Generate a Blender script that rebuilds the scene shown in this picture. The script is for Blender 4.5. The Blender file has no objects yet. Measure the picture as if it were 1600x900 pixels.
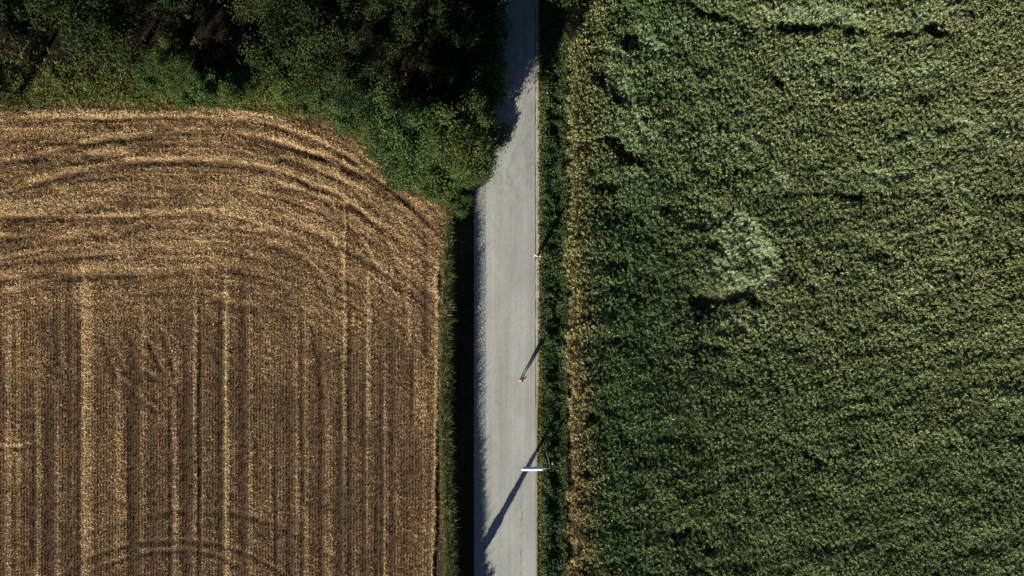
import bpy, math
import numpy as np
from mathutils import Vector

# ------------------------------------------------------------------ camera, sky, sun, exposure
S = bpy.context.scene
COL = S.collection
CAM_H = 53.0
F = 1060.0                      # photo pixels per (metre / metre of depth)
cam_d = bpy.data.cameras.new('camera')
cam_d.sensor_width = 36.0
cam_d.lens = 36.0 * F / 1600.0
cam_d.clip_start = 0.5
cam_d.clip_end = 8000.0
cam = bpy.data.objects.new('camera', cam_d)
cam.location = (0, 0, CAM_H)
COL.objects.link(cam)
S.camera = cam

SUN_EL = math.radians(19.5)
SHX, SHY = 0.482, 0.876         # ground direction the shadows fall in
W = bpy.data.worlds.new('World')
S.world = W
W.use_nodes = True
nt = W.node_tree
bg = nt.nodes['Background']
sky = nt.nodes.new('ShaderNodeTexSky')
sky.sky_type = 'NISHITA'
sky.sun_disc = False
sky.sun_elevation = SUN_EL
sky.sun_rotation = math.atan2(-SHX, -SHY)
sky.air_density = 0.45
sky.dust_density = 0.2
sky.ozone_density = 2.0
nt.links.new(sky.outputs[0], bg.inputs[0])
bg.inputs[1].default_value = 0.05
sl = bpy.data.lights.new('sun', 'SUN')
sl.energy = 5.0
sl.angle = math.radians(0.5)
sl.color = (1.0, 0.95, 0.86)
so = bpy.data.objects.new('sun', sl)
ce, se = math.cos(SUN_EL), math.sin(SUN_EL)
so.rotation_euler = Vector((SHX * ce, SHY * ce, -se)).to_track_quat('-Z', 'Y').to_euler()
so.location = (-30, -50, 40)
COL.objects.link(so)
S.view_settings.view_transform = 'Standard'
S.view_settings.look = 'None'
S.view_settings.gamma = 1.0
S.view_settings.use_curve_mapping = False
S.view_settings.exposure = 1.12

# ------------------------------------------------------------------ helpers
R = np.random.default_rng(7)


def P(px, py, z=0.0):
    """a photo pixel on the level plane at height z"""
    k = (CAM_H - z) / F
    return (px - 800.0) * k, (450.0 - py) * k


_TAB = np.random.default_rng(11).random((8, 256, 256)).astype(np.float32)


def vnoise(x, y, s=0):
    t = _TAB[s % 8]
    xi = np.floor(x).astype(np.int64)
    yi = np.floor(y).astype(np.int64)
    fx = x - xi
    fy = y - yi
    fx = fx * fx * (3 - 2 * fx)
    fy = fy * fy * (3 - 2 * fy)
    a = t[yi & 255, xi & 255]
    b = t[yi & 255, (xi + 1) & 255]
    c = t[(yi + 1) & 255, xi & 255]
    d = t[(yi + 1) & 255, (xi + 1) & 255]
    return (a + (b - a) * fx) * (1 - fy) + (c + (d - c) * fx) * fy


def fbm(x, y, s=0, o=4):
    r = 0.0
    a = 0.5
    for i in range(o):
        r = r + a * (vnoise(x * 2 ** i + 17.3 * i, y * 2 ** i + 5.1 * i, s + i) - 0.5)
        a *= 0.55
    return r                                     # about -0.5 .. 0.5


def sstep(a, b, x):
    t = np.clip((x - a) / (b - a), 0, 1)
    return t * t * (3 - 2 * t)


def lerp(a, b, t):
    return a + (b - a) * t


def tag(o, label=None, cat=None, group=None, kind=None):
    if label: o['label'] = label
    if cat: o['category'] = cat
    if group: o['group'] = group
    if kind: o['kind'] = kind
    return o


def link(name, me, mat=None, parent=None):
    o = bpy.data.objects.new(name, me)
    COL.objects.link(o)
    if mat: me.materials.append(mat)
    if parent: o.parent = parent
    return o


def empty(name, loc=(0, 0, 0), rz=0.0, sc=1.0):
    o = bpy.data.objects.new(name, None)
    o.empty_display_size = 0.3
    o.location = loc
    o.rotation_euler = (0, 0, rz)
    o.scale = (sc, sc, sc)
    COL.objects.link(o)
    return o


def set_col(me, cols):
    at = me.attributes.new('col', 'FLOAT_COLOR', 'POINT')
    a = np.ones((len(cols), 4), np.float32)
    a[:, :3] = cols
    at.data.foreach_set('color', a.ravel())


def raw_mesh(name, V, faces, k, cols=None, smooth=False):
    """V (n,3); faces (m,k) indices"""
    me = bpy.data.meshes.new(name)
    V = np.ascontiguousarray(V, np.float32)
    faces = np.ascontiguousarray(faces, np.int32)
    m = len(faces)
    me.vertices.add(len(V))
    me.vertices.foreach_set('co', V.ravel())
    me.loops.add(m * k)
    me.loops.foreach_set('vertex_index', faces.ravel())
    me.polygons.add(m)
    me.polygons.foreach_set('loop_start', np.arange(0, m * k, k, dtype=np.int32))
    if cols is not None: set_col(me, cols)
    me.update(calc_edges=True)
    me.polygons.foreach_set('use_smooth', np.full(m, bool(smooth)))
    return me


def soup(name, Pn, cols, mat, parent=None):
    """separate polygons: Pn (n,k,3), cols (n,3) or (n,k,3)"""
    n, k, _ = Pn.shape
    if cols.ndim == 2:
        cols = np.repeat(cols[:, None, :], k, axis=1)
    me = raw_mesh(name, Pn.reshape(-1, 3), np.arange(n * k).reshape(n, k), k, cols.reshape(-1, 3))
    return link(name, me, mat, parent)


def unit(v):
    return v / np.maximum(np.linalg.norm(v, axis=-1, keepdims=True), 1e-6)


def blades(base, direc, length, width, rng, bend=0.0):
    """single tapering triangles, base (n,3), direc (n,3) unit"""
    n = len(base)
    r = unit(rng.normal(size=(n, 3)))
    side = unit(np.cross(direc, r))
    tip = base + direc * length[:, None]
    hw = (width * 0.5)[:, None]
    return np.stack([base - side * hw, base + side * hw, tip], 1)


def leaves(cen, length, width, rng, flat=0.5, axis=None):
    """kite shaped leaves with random lie, cen (n,3)"""
    n = len(cen)
    d = rng.normal(size=(n, 3))
    d[:, 2] *= (1 - flat)
    if axis is not None: d = d * 0.6 + axis
    d = unit(d)
    nn = rng.normal(size=(n, 3))
    nn[:, 2] = np.abs(nn[:, 2]) + flat * 1.2
    s = unit(np.cross(d, nn))
    L = length[:, None]
    w = (width * 0.5)[:, None]
    return np.stack([cen - d * L * 0.5, cen + s * w - d * L * 0.06, cen + d * L * 0.5, cen - s * w - d * L * 0.06], 1)


def tube(path, rad, n=7, col=None):
    path = np.asarray(path, float)
    rad = np.asarray(rad, float)
    m = len(path)
    tan = np.gradient(path, axis=0)
    tan = unit(tan)
    up = np.array([0.31, 0.95, 0.05])
    a = unit(np.cross(tan, up))
    b = np.cross(tan, a)
    th = np.linspace(0, 2 * math.pi, n, endpoint=False)
    V = path[:, None, :] + rad[:, None, None] * (np.cos(th)[None, :, None] * a[:, None, :] + np.sin(th)[None, :, None] * b[:, None, :])
    V = V.reshape(-1, 3)
    Fc = []
    for i in range(m - 1):
        for j in range(n):
            j2 = (j + 1) % n
            Fc.append((i * n + j, i * n + j2, (i + 1) * n + j2, (i + 1) * n + j))
    V = np.vstack([V, path[0], path[-1]])
    c0, c1 = m * n, m * n + 1
    for j in range(n):
        j2 = (j + 1) % n
        Fc.append((c0, j2, j, j))
        Fc.append((c1, (m - 1) * n + j, (m - 1) * n + j2, (m - 1) * n + j2))
    return V, Fc


def tube_obj(name, path, rad, mat, parent=None, n=8):
    V, Fc = tube(path, rad, n)
    me = bpy.data.meshes.new(name)
    me.from_pydata([tuple(v) for v in V], [], [tuple(dict.fromkeys(f)) for f in Fc])
    me.polygons.foreach_set('use_smooth', np.full(len(me.polygons), True))
    return link(name, me, mat, parent)


# ------------------------------------------------------------------ materials
def new_mat(name):
    m = bpy.data.materials.new(name)
    m.use_nodes = True
    t = m.node_tree
    return m, t, t.nodes['Principled BSDF'], t.nodes['Material Output']


def attr_mat(name, rough=0.7, trans=0.0, spec=0.25, bump=0.0, bscale=30.0, vary=0.0, vscale=4.0):
    m, t, b, out = new_mat(name)
    a = t.nodes.new('ShaderNodeAttribute')
    a.attribute_name = 'col'
    c = a.outputs['Color']
    if vary:
        tc = t.nodes.new('ShaderNodeTexCoord')
        nz = t.nodes.new('ShaderNodeTexNoise')
        nz.inputs['Scale'].default_value = vscale
        nz.inputs['Detail'].default_value = 8
        nz.inputs['Roughness'].default_value = 0.7
        t.links.new(tc.outputs['Object'], nz.inputs['Vector'])
        mr = t.nodes.new('ShaderNodeMapRange')
        mr.inputs['From Min'].default_value = 0.3
        mr.inputs['From Max'].default_value = 0.7
        mr.inputs['To Min'].default_value = 1 - vary
        mr.inputs['To Max'].default_value = 1 + vary
        t.links.new(nz.outputs['Fac'], mr.inputs['Value'])
        mx = t.nodes.new('ShaderNodeVectorMath')
        mx.operation = 'SCALE'
        t.links.new(c, mx.inputs[0])
        t.links.new(mr.outputs[0], mx.inputs['Scale'])
        c = mx.outputs[0]
    t.links.new(c, b.inputs['Base Color'])
    b.inputs['Roughness'].default_value = rough
    b.inputs['Specular IOR Level'].default_value = spec
    if bump:
        nz2 = t.nodes.new('ShaderNodeTexNoise')
        nz2.inputs['Scale'].default_value = bscale
        nz2.inputs['Detail'].default_value = 6
        tc2 = t.nodes.new('ShaderNodeTexCoord')
        t.links.new(tc2.outputs['Object'], nz2.inputs['Vector'])
        bp = t.nodes.new('ShaderNodeBump')
        bp.inputs['Strength'].default_value = 0.8
        bp.inputs['Distance'].default_value = bump
        t.links.new(nz2.outputs['Fac'], bp.inputs['Height'])
        t.links.new(bp.outputs[0], b.inputs['Normal'])
    if trans:
        tr = t.nodes.new('ShaderNodeBsdfTranslucent')
        t.links.new(c, tr.inputs['Color'])
        mix = t.nodes.new('ShaderNodeMixShader')
        mix.inputs[0].default_value = trans
        t.links.new(b.outputs[0], mix.inputs[1])
        t.links.new(tr.outputs[0], mix.inputs[2])
        t.links.new(mix.outputs[0], out.inputs['Surface'])
    return m


def plain_mat(name, col, rough=0.6, metal=0.0, var=0.15, scale=20.0, spec=0.4):
    m, t, b, out = new_mat(name)
    tc = t.nodes.new('ShaderNodeTexCoord')
    nz = t.nodes.new('ShaderNodeTexNoise')
    nz.inputs['Scale'].default_value = scale
    nz.inputs['Detail'].default_value = 5
    t.links.new(tc.outputs['Object'], nz.inputs['Vector'])
    cr = t.nodes.new('ShaderNodeValToRGB')
    cr.color_ramp.elements[0].position = 0.3
    cr.color_ramp.elements[1].position = 0.7
    cr.color_ramp.elements[0].color = tuple(c * (1 - var) for c in col) + (1,)
    cr.color_ramp.elements[1].color = tuple(min(1, c * (1 + var)) for c in col) + (1,)
    t.links.new(nz.outputs['Fac'], cr.inputs[0])
    t.links.new(cr.outputs[0], b.inputs['Base Color'])
    b.inputs['Roughness'].default_value = rough
    b.inputs['Metallic'].default_value = metal
    b.inputs['Specular IOR Level'].default_value = spec
    return m


M_LEAF = attr_mat('leaf', 0.7, 0.13, 0.12)
M_GRASS = attr_mat('grass_blade', 0.6, 0.25, 0.25)
M_CROP = attr_mat('crop_leaf', 0.6, 0.22, 0.25)
M_STRAW = attr_mat('straw', 0.75, 0.0, 0.2)
M_SOIL = attr_mat('soil', 0.95, 0.0, 0.1, 0.06, 9.0, 0.35, 3.0)
M_STONE = attr_mat('stone', 0.85, 0.0, 0.2)
M_BARK = plain_mat('bark', (0.09, 0.07, 0.05), 0.9, var=0.4, scale=9)


def road_mat():
    m, t, b, out = new_mat('worn_asphalt')
    N = t.nodes.new
    Lk = t.links.new
    tc = N('ShaderNodeTexCoord')

    def noise(scale, sx=1, sy=1, detail=6, rough=0.6):
        mp = N('ShaderNodeMapping')
        mp.inputs['Scale'].default_value = (sx, sy, 1)
        Lk(tc.outputs['Object'], mp.inputs['Vector'])
        n = N('ShaderNodeTexNoise')
        n.inputs['Scale'].default_value = scale
        n.inputs['Detail'].default_value = detail
        n.inputs['Roughness'].default_value = rough
        Lk(mp.outputs[0], n.inputs['Vector'])
        return n.outputs['Fac']

    def rng(v, a, b_, c, d):
        mr = N('ShaderNodeMapRange')
        for k, x in zip(('From Min', 'From Max', 'To Min', 'To Max'), (a, b_, c, d)):
            mr.inputs[k].default_value = x
        Lk(v, mr.inputs['Value'])
        return mr.outputs[0]

    def mul(a, c):
        q = N('ShaderNodeMath')
        q.operation = 'MULTIPLY'
        Lk(a, q.inputs[0])
        if isinstance(c, float): q.inputs[1].default_value = c
        else: Lk(c, q.inputs[1])
        return q.outputs[0]

    streak = rng(noise(1.6, 1.0, 0.03, 4), 0.3, 0.7, 0.86, 1.10)
    patch = rng(noise(0.35, 1.0, 0.5, 5), 0.3, 0.7, 0.85, 1.10)
    fine = rng(noise(22, 1, 1, 8, 0.75), 0.25, 0.75, 0.80, 1.16)
    grit = rng(noise(60, 1, 0.8, 3, 0.8), 0.62, 0.72, 1.0, 0.72)
    mott = rng(noise(4.5, 1.0, 0.7, 5, 0.65), 0.3, 0.7, 0.90, 1.08)
    v = mul(mul(mul(mul(streak, patch), fine), grit), mott)
    # cracks: a warped voronoi edge, stretched along the road, only in worn patches
    mp = N('ShaderNodeMapping')
    mp.inputs['Scale'].default_value = (1.2, 0.28, 1)
    wr = N('ShaderNodeTexNoise')
    wr.inputs['Scale'].default_value = 2.2
    wr.inputs['Detail'].default_value = 6
    Lk(tc.outputs['Object'], wr.inputs['Vector'])
    ad = N('ShaderNodeVectorMath')
    ad.operation = 'MULTIPLY_ADD'
    Lk(wr.outputs['Color'], ad.inputs[0])
    ad.inputs[1].default_value = (0.5, 1.2, 0)
    Lk(tc.outputs['Object'], ad.inputs[2])
    Lk(ad.outputs[0], mp.inputs['Vector'])
    vo = N('ShaderNodeTexVoronoi')
    vo.feature = 'DISTANCE_TO_EDGE'
    vo.inputs['Scale'].default_value = 0.8
    Lk(mp.outputs[0], vo.inputs['Vector'])
    crack = rng(vo.outputs['Distance'], 0.0, 0.016, 0.84, 1.0)
    mask = rng(noise(0.22, 1.2, 0.5, 3), 0.50, 0.62, 0.0, 1.0)
    mixc = N('ShaderNodeMix')
    mixc.data_type = 'FLOAT'
    Lk(mask, mixc.inputs['Factor'])
    mixc.inputs['A'].default_value = 1.0
    Lk(crack, mixc.inputs['B'])
    # tar seam with weathered edge, running down the lane towards the lamp end
    sx = N('ShaderNodeSeparateXYZ')
    wob = N('ShaderNodeVectorMath')
    wob.operation = 'MULTIPLY_ADD'
    Lk(wr.outputs['Color'], wob.inputs[0])
    wob.inputs[1].default_value = (0.34, 0, 0)
    Lk(tc.outputs['Object'], wob.inputs[2])
    Lk(wob.outputs[0], sx.inputs[0])
    dx = N('ShaderNodeMath')
    dx.operation = 'SUBTRACT'
    Lk(sx.outputs['X'], dx.inputs[0])
    dx.inputs[1].default_value = 0.93
    ab = N('ShaderNodeMath')
    ab.operation = 'ABSOLUTE'
    Lk(dx.outputs[0], ab.inputs[0])
    seam_w = rng(ab.outputs[0], 0.02, 0.12, 1.0, 0.0)
    seam_y = rng(sx.outputs['Y'], -15.5, -13.0, 1.0, 0.0)
    seam_n = rng(noise(5, 1, 0.6, 6, 0.8), 0.42, 0.62, 0.0, 1.0)
    seam = mul(mul(seam_w, seam_y), seam_n)
    seam = rng(seam, 0, 1, 1.0, 0.5)
    v = mul(mul(v, mixc.outputs['Result']), seam)
    # darker oil-stained centre at the tree end
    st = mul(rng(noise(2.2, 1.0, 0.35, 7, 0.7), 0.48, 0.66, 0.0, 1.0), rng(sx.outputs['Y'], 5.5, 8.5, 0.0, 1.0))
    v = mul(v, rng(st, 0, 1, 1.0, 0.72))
    cb = N('ShaderNodeVectorMath')
    cb.operation = 'SCALE'
    cb.inputs[0].default_value = (0.335, 0.332, 0.295)
    Lk(v, cb.inputs['Scale'])
    Lk(cb.outputs[0], b.inputs['Base Color'])
    b.inputs['Roughness'].default_value = 0.9
    b.inputs['Specular IOR Level'].default_value = 0.2
    bp = N('ShaderNodeBump')
    bp.inputs['Strength'].default_value = 0.35
    bp.inputs['Distance'].default_value = 0.008
    Lk(fine, bp.inputs['Height'])
    Lk(bp.outputs[0], b.inputs['Normal'])
    return m


# ------------------------------------------------------------------ terrain
def bank_x(Y):
    return -5.02 + 0.18 * np.sin(Y * 0.21) + 0.22 * fbm(Y * 0.4, Y * 0 + 3.3, 2, 3)


def terrain(X, Y):
    n = 0.10 * fbm(X * 0.6, Y * 0.6, 1, 4)
    bx = bank_x(Y)
    gentle = sstep(1.8, 3.6, Y)
    steep = 1.0 * sstep(bx + 0.75, bx + 0.12, X) - 0.18 * sstep(bx + 0.5, bx + 1.0, X) * sstep(-2.98, -3.4, X)
    left = lerp(steep, 1.0 * sstep(-2.98, bx + 0.1, X), gentle)
    dit = -0.32 * np.exp(-((X - 3.55) / 0.55) ** 2)
    flat = sstep(-3.2, -3.0, X) * (1 - sstep(2.1, 2.6, X))
    return left + dit + n * (1 - flat) - 0.05 * flat - 0.03


# field edge (photo pixels on the field plane, z = 1)
EDGE = np.array([(-900, 172), (-300, 170), (0, 168), (130, 168), (250, 166), (340, 165), (400, 170), (450, 180), (500, 192),
                 (540, 207), (575, 228), (605, 262), (625, 288), (650, 303), (690, 313), (697, 335), (697, 400), (692, 430),
                 (691, 600), (688, 760), (684, 900), (682, 1100), (680, 1400)], float)


def seg_dist(x, y, pts):
    d = np.full(x.shape, 1e9)
    for (ax, ay), (bx, by) in zip(pts[:-1], pts[1:]):
        vx, vy = bx - ax, by - ay
        t = np.clip(((x - ax) * vx + (y - ay) * vy) / (vx * vx + vy * vy), 0, 1)
        d = np.minimum(d, np.hypot(x - ax - t * vx, y - ay - t * vy))
    return d


def field_sd(px, py):
    """signed distance in photo pixels: + inside the stubble field"""
    wob = 6 * fbm(px * 0.06, py * 0.06, 3, 4)
    d = seg_dist(px, py, EDGE)
    ytop = np.interp(px, EDGE[:15, 0], EDGE[:15, 1])
    xr = np.interp(py, EDGE[14:, 1], EDGE[14:, 0])
    ins = (py > ytop) & (px < np.where(py > 313, xr, 700))
    return np.where(ins, d, -d) + wob


def to_px(X, Y, z=1.0):
    k = F / (CAM_H - z)
    return X * k + 800, 450 - Y * k


# ---- big ground sheet
def axis(a, b, st, far):
    core = np.arange(a, b + 1e-6, st)
    out = np.array([6, 20, 60, 160, 400, 1000, 2500], float)
    return np.concatenate([(a - out)[::-1], core, b + out])


gx = np.concatenate([axis(-52, -8, 0.5, 0)[:-7], np.arange(-7.5, 5.0, 0.25), axis(5.0, 52, 0.5, 0)[7:]])
gy = axis(-36, 40, 0.4, 0)
GX, GY = np.meshgrid(gx, gy)
GZ = terrain(GX, GY)
pxx, pyy = to_px(GX, GY)
GZ = GZ - 0.16 * (field_sd(np.clip(pxx, -2000, 3000), np.clip(pyy, -2000, 3000)) > 4)
gc = np.empty(GX.shape + (3,))
isright = sstep(3.3, 3.9, GX)[..., None]
nn = fbm(GX * 0.5, GY * 0.5, 5, 4)[..., None]
gc[:] = np.array((0.046, 0.032, 0.017)) * (1 + nn)
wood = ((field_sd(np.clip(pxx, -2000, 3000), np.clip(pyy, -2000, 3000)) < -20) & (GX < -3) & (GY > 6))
gc[wood] *= 0.3   # leaf litter, with the woodland shade painted into its colour
gc[:] = lerp(gc, np.array((0.040, 0.036, 0.020)) * (1 + nn), isright)
far = (np.abs(GX) > 50) | (GY > 45) | (GY < -38)
gc[far & (GX > 3)] = (0.07, 0.085, 0.03)
gc[far & (GX < -3) & (GY < 14)] = (0.20, 0.14, 0.08)
ny, nx = GX.shape
ii = np.arange(ny * nx).reshape(ny, nx)
qf = np.stack([ii[:-1, :-1], ii[:-1, 1:], ii[1:, 1:], ii[1:, :-1]], -1).reshape(-1, 4)
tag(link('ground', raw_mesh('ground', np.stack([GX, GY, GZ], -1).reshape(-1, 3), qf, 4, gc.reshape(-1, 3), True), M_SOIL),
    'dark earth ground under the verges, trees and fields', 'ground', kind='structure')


# ---- road, edge strip, gravel shoulder
def strip(name, xl, xr, z, mat, ys, cols=None, camber=0.0, nseg=6):
    yl = ys
    t = np.linspace(0, 1, nseg + 1)
    X = xl[:, None] + (xr - xl)[:, None] * t[None]
    Yy = np.repeat(yl[:, None], nseg + 1, 1)
    Z = z + camber * (1 - (2 * t[None] - 1) ** 2) + 0 * X
    n, m = X.shape
    ii = np.arange(n * m).reshape(n, m)
    q = np.stack([ii[:-1, :-1], ii[:-1, 1:], ii[1:, 1:], ii[1:, :-1]], -1).reshape(-1, 4)
    # thickness: skirt down both long edges
    V = np.stack([X, Yy, Z], -1).reshape(-1, 3)
    lo = np.concatenate([V[ii[:, 0]], V[ii[:, -1]]])
    lo[:, 2] -= 0.06
    b = n * m
    l = np.arange(n)
    ql = np.stack([ii[:-1, 0], ii[1:, 0], b + l[1:], b + l[:-1]], -1)
    qr = np.stack([ii[1:, -1], ii[:-1, -1], b + n + l[:-1], b + n + l[1:]], -1)
    V = np.vstack([V, lo])
    c = None
    if cols is not None: c = np.vstack([np.repeat(cols, m, 0), cols, cols])
    return link(name, raw_mesh(name, V, np.vstack([q, ql, qr]), 4, c, False), mat)


ys = np.concatenate([[-900, -300, -120, -60], np.arange(-40, 44, 0.12), [60, 120, 300, 900]])
jl = 0.10 * fbm(ys * 1.7, ys * 0 + 1.5, 4, 4) + 0.05 * fbm(ys * 9, ys * 0 + 7.7, 6, 3)
jr = 0.07 * fbm(ys * 1.5, ys * 0 + 9.5, 4, 4)
road_r = 1.80 + jr + 0.06 * sstep(-6, -12, ys)
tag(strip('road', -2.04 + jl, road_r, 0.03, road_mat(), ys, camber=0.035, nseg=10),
    'pale grey narrow country road running top to bottom', 'road', kind='structure')
w0 = road_r + np.clip(0.045 + 0.10 * fbm(ys * 0.8, ys * 0 + 3.7, 5, 4), 0.008, 0.09) * (1 - 0.5 * sstep(-6, -12, ys))
w1 = 2.13 + 0.06 * fbm(ys * 2.5, ys * 0 + 4.5, 5, 4) - 0.16 * sstep(-5, -12, ys)
w1 = np.maximum(w1, w0 + 0.05)
ec = np.array((0.34, 0.31, 0.25)) * (1 + 0.5 * fbm(ys * 2, ys * 0, 2, 4))[:, None]
ec = lerp(ec, np.array((0.30, 0.23, 0.13)) * (1 + 0.6 * fbm(ys * 4, ys * 0, 2, 4))[:, None], sstep(-4, -9, ys)[:, None])
M_EDGE = attr_mat('edge_concrete', 0.9, 0, 0.2, 0.01, 30, 0.25, 9)
tag(strip('road_edge_strip', w0, w1, 0.028, M_EDGE, ys, ec, nseg=2),
    'narrow pale concrete strip along the right road edge', 'edge strip', kind='structure')
gl = -2.96 + 0.05 * fbm(ys * 1.3, ys * 0 + 2.2, 6, 4)
gcol = np.array((0.27, 0.27, 0.25)) * (1 + 0.4 * fbm(ys * 3, ys * 0, 3, 4))[:, None]
tag(strip('gravel_shoulder', gl, np.full(len(ys), -1.9), 0.012, attr_mat('gravel_bed', 0.95, 0, 0.1, 0.05, 28, 0.45, 14), ys, gcol, nseg=4),
    'gravel shoulder along the left road edge', 'gravel shoulder', kind='structure')

# loose stones on the shoulder
n = 15000
sy_ = R.uniform(-27, 26, n)
sx_ = -2.98 + R.beta(1.15, 1.3, n) * 1.02
keep = R.random(n) < np.where(sx_ > -2.12, 0.35, 1.0)
sx_, sy_ = sx_[keep], sy_[keep]
n = len(sx_)
sr = R.gamma(4.0, 0.0058, n) + 0.010
octv = np.array([(1, 0, 0), (-1, 0, 0), (0, 1, 0), (0, -1, 0), (0, 0, 1), (0, 0, -0.6)], float)
octf = np.array([(0, 2, 4), (2, 1, 4), (1, 3, 4), (3, 0, 4), (2, 0, 5), (1, 2, 5), (3, 1, 5), (0, 3, 5)])
V = octv[None] * (1 + R.uniform(-0.35, 0.35, (n, 6, 3)))
an = R.uniform(0, 6.283, n)
ca, sa = np.cos(an)[:, None], np.sin(an)[:, None]
V = np.stack([V[..., 0] * ca - V[..., 1] * sa, V[..., 0] * sa + V[..., 1] * ca, V[..., 2] * 0.5], -1) * sr[:, None, None]
V += np.stack([sx_, sy_, 0.014 + sr * 0.15], -1)[:, None, :]
Fc = (octf[None] + (np.arange(n) * 6)[:, None, None]).reshape(-1, 3)
sc_ = np.array((0.33, 0.33, 0.31)) * R.uniform(0.6, 1.25, (n, 1)) * (1 + R.normal(0, 0.04, (n, 3)))
tag(link('gravel', raw_mesh('gravel', V.reshape(-1, 3), Fc, 3, np.repeat(sc_, 6, 0)), M_STONE),
    'loose grey gravel stones scattered on the left shoulder', 'gravel', kind='stuff')

# ------------------------------------------------------------------ stubble field maps (1 cell = 1 photo pixel)
FX0, FX1, FY0, FY1 = -340, 712, 140, 1130
MX, MY = np.meshgrid(np.arange(FX0, FX1, dtype=np.float64), np.arange(FY0, FY1, dtype=np.float64))
SD = field_sd(MX, MY)
WX = MX + 3.0 * fbm(MX * 0.03, MY * 0.012, 2, 3)
WY = MY + 5.0 * fbm(MX * 0.02, MY * 0.05, 4, 3)
low = sstep(385, 600, MY + 190 * fbm(MX * 0.014, MY * 0.012, 6, 4) + 35 * sstep(560, 640, MX) * -1)
# headland curving: rows run parallel to the field edge
bend = np.where(MX > 330, ((MX - 330) / 235.0) ** 2 * 78, 0) + np.where(MX < 190, ((190 - MX) / 190.0) ** 2 * 22 * sstep(190, 260, MY), 0)
HD = MY - np.minimum(bend, 260)
Mb = np.zeros_like(MX)           # brightness of the straw cover
Dz = np.zeros_like(MX)           # relief in metres
Gn = np.zeros_like(MX)           # green weeds
head = 1 - low
Mb += head * (0.55 * fbm(MX * 0.007, HD * 0.28, 6, 3) + 0.48 * fbm(MX * 0.012, HD * 0.10, 1, 4) + 0.55 * fbm(MX * 0.035, HD * 0.045, 3, 4) + 0.10)
Mb += low * (0.34 * fbm(WX * 0.10, MY * 0.006, 5, 4) + 0.55 * fbm(MX * 0.02, MY * 0.014, 2, 4) - 0.03)
Dz += head * (0.07 * fbm(MX * 0.007, HD * 0.28, 6, 2) + 0.08 * fbm(MX * 0.012, HD * 0.10, 1, 3))


SN = 0.75 + 0.9 * fbm(MX * 0.02, MY * 0.03, 7, 3)
TX = MX + 3 * fbm(MX * .08, MY * .08, 1, 3)
TY = MY + 3 * fbm(MX * .08, MY * .08, 5, 3)
TM = np.clip(0.62 + 2.6 * fbm(MX * 0.035 + 3, MY * 0.035, 6, 4), 0.0, 1.35)


def vstripe(x, w, a, y0=430, y1=1200, g=0.0, dz=0.0, lean=0.0):
    i0, i1 = int(max(0, x - 4 * w - 6 - FX0)), int(min(MX.shape[1], x + 4 * w + 6 - FX0))
    c = (slice(None), slice(i0, i1))
    my = MY[:, :1]
    e = np.exp(-((WX[c] - x) / w) ** 2) * sstep(y0 - 90 + 50 * math.sin(x * 1.7), y0 + 110 + 50 * math.sin(x * 1.7), my) * (1 - sstep(y1 - 25, y1 + 25, my)) * SN[c]
    Mb[c] += 1.5 * a * e
    Dz[c] += dz * e
    if g: Gn[c] += g * e


for x, w, a, y0, y1 in [(15, 6, .40, 440, 1200), (31, 4, .3, 400, 1200), (62, 6, .32, 590, 1200), (92, 4, .28, 640, 1200),
                        (133, 7, .62, 420, 1200), (143, 5, .34, 480, 1200), (188, 7, .34, 610, 900), (197, 4, .3, 640, 1200),
                        (225, 4, .22, 500, 1200), (275, 6, .40, 560, 1200), (306, 2.6, .50, 500, 1200), (318, 3, .24, 560, 1200),
                        (355, 3.6, .62, 430, 1200), (392, 3, .30, 500, 1200), (425, 3, .2, 600, 1200), (465, 3, .28, 530, 1200),
                        (480, 4, .32, 540, 1200), (515, 6, .30, 560, 1200), (539, 2.6, .48, 380, 760), (577, 3.4, .50, 380, 640),
                        (575, 3, .34, 640, 850), (602, 4, .26, 560, 1200), (640, 2.6, .40, 400, 540), (652, 6, .30, 470, 660),
                        (622, 5, .2, 600, 1200), (664, 5, .24, 600, 1200), (-40, 6, .4, 440, 1200), (-95, 5, .4, 440, 1200),
                        (-160, 7, .5, 440, 1200), (-240, 6, .4, 440, 1200), (-290, 5, .4, 440, 1200)]:
    vstripe(x, w, a, y0, y1, dz=0.05 * a)
for x, w, a, y0, y1, g in [(55, 3.5, .45, 700, 870, 0), (78, 8, .40, 560, 1200, .25), (90, 5, .30, 440, 580, .8), (125, 5, .34, 520, 1200, .35),
                           (110, 5, .18, 450, 1200, .1), (208, 9, .50, 540, 1200, .10), (240, 5, .18, 560, 1200, 0), (267, 3.4, .50, 590, 1200, 0),
                           (292, 7, .26, 520, 1200, .1), (312, 3.6, .42, 500, 1200, .3), (345, 4.5, .42, 440, 1200, .25), (380, 6, .30, 480, 1200, .05),
                           (430, 2.4, .62, 660, 890, 0), (452, 5, .30, 520, 1200, 0), (472, 3.4, .28, 560, 1200, 0), (501, 3.6, .45, 560, 1200, 0),
                           (547, 4, .36, 500, 1200, 0), (531, 4, .30, 620, 1200, .65), (569, 4, .22, 600, 1200, .4), (596, 3.4, .36, 540, 1200, 0),
                           (588, 2.5, .45, 700, 1200, 0), (613, 5, .18, 520, 1200, 0), (645, 2.6, .40, 560, 660, 0), (665, 4, .26, 420, 560, .25),
                           (-20, 6, .4, 440, 1200, .2), (-70, 7, .4, 440, 1200, .1), (-130, 5, .4, 440, 1200, 0), (-200, 8, .4, 440, 1200, .2), (-265, 5, .4, 440, 1200, 0)]:
    vstripe(x, w, -1.45 * a, y0, y1, g, dz=-0.10 * a)


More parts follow.
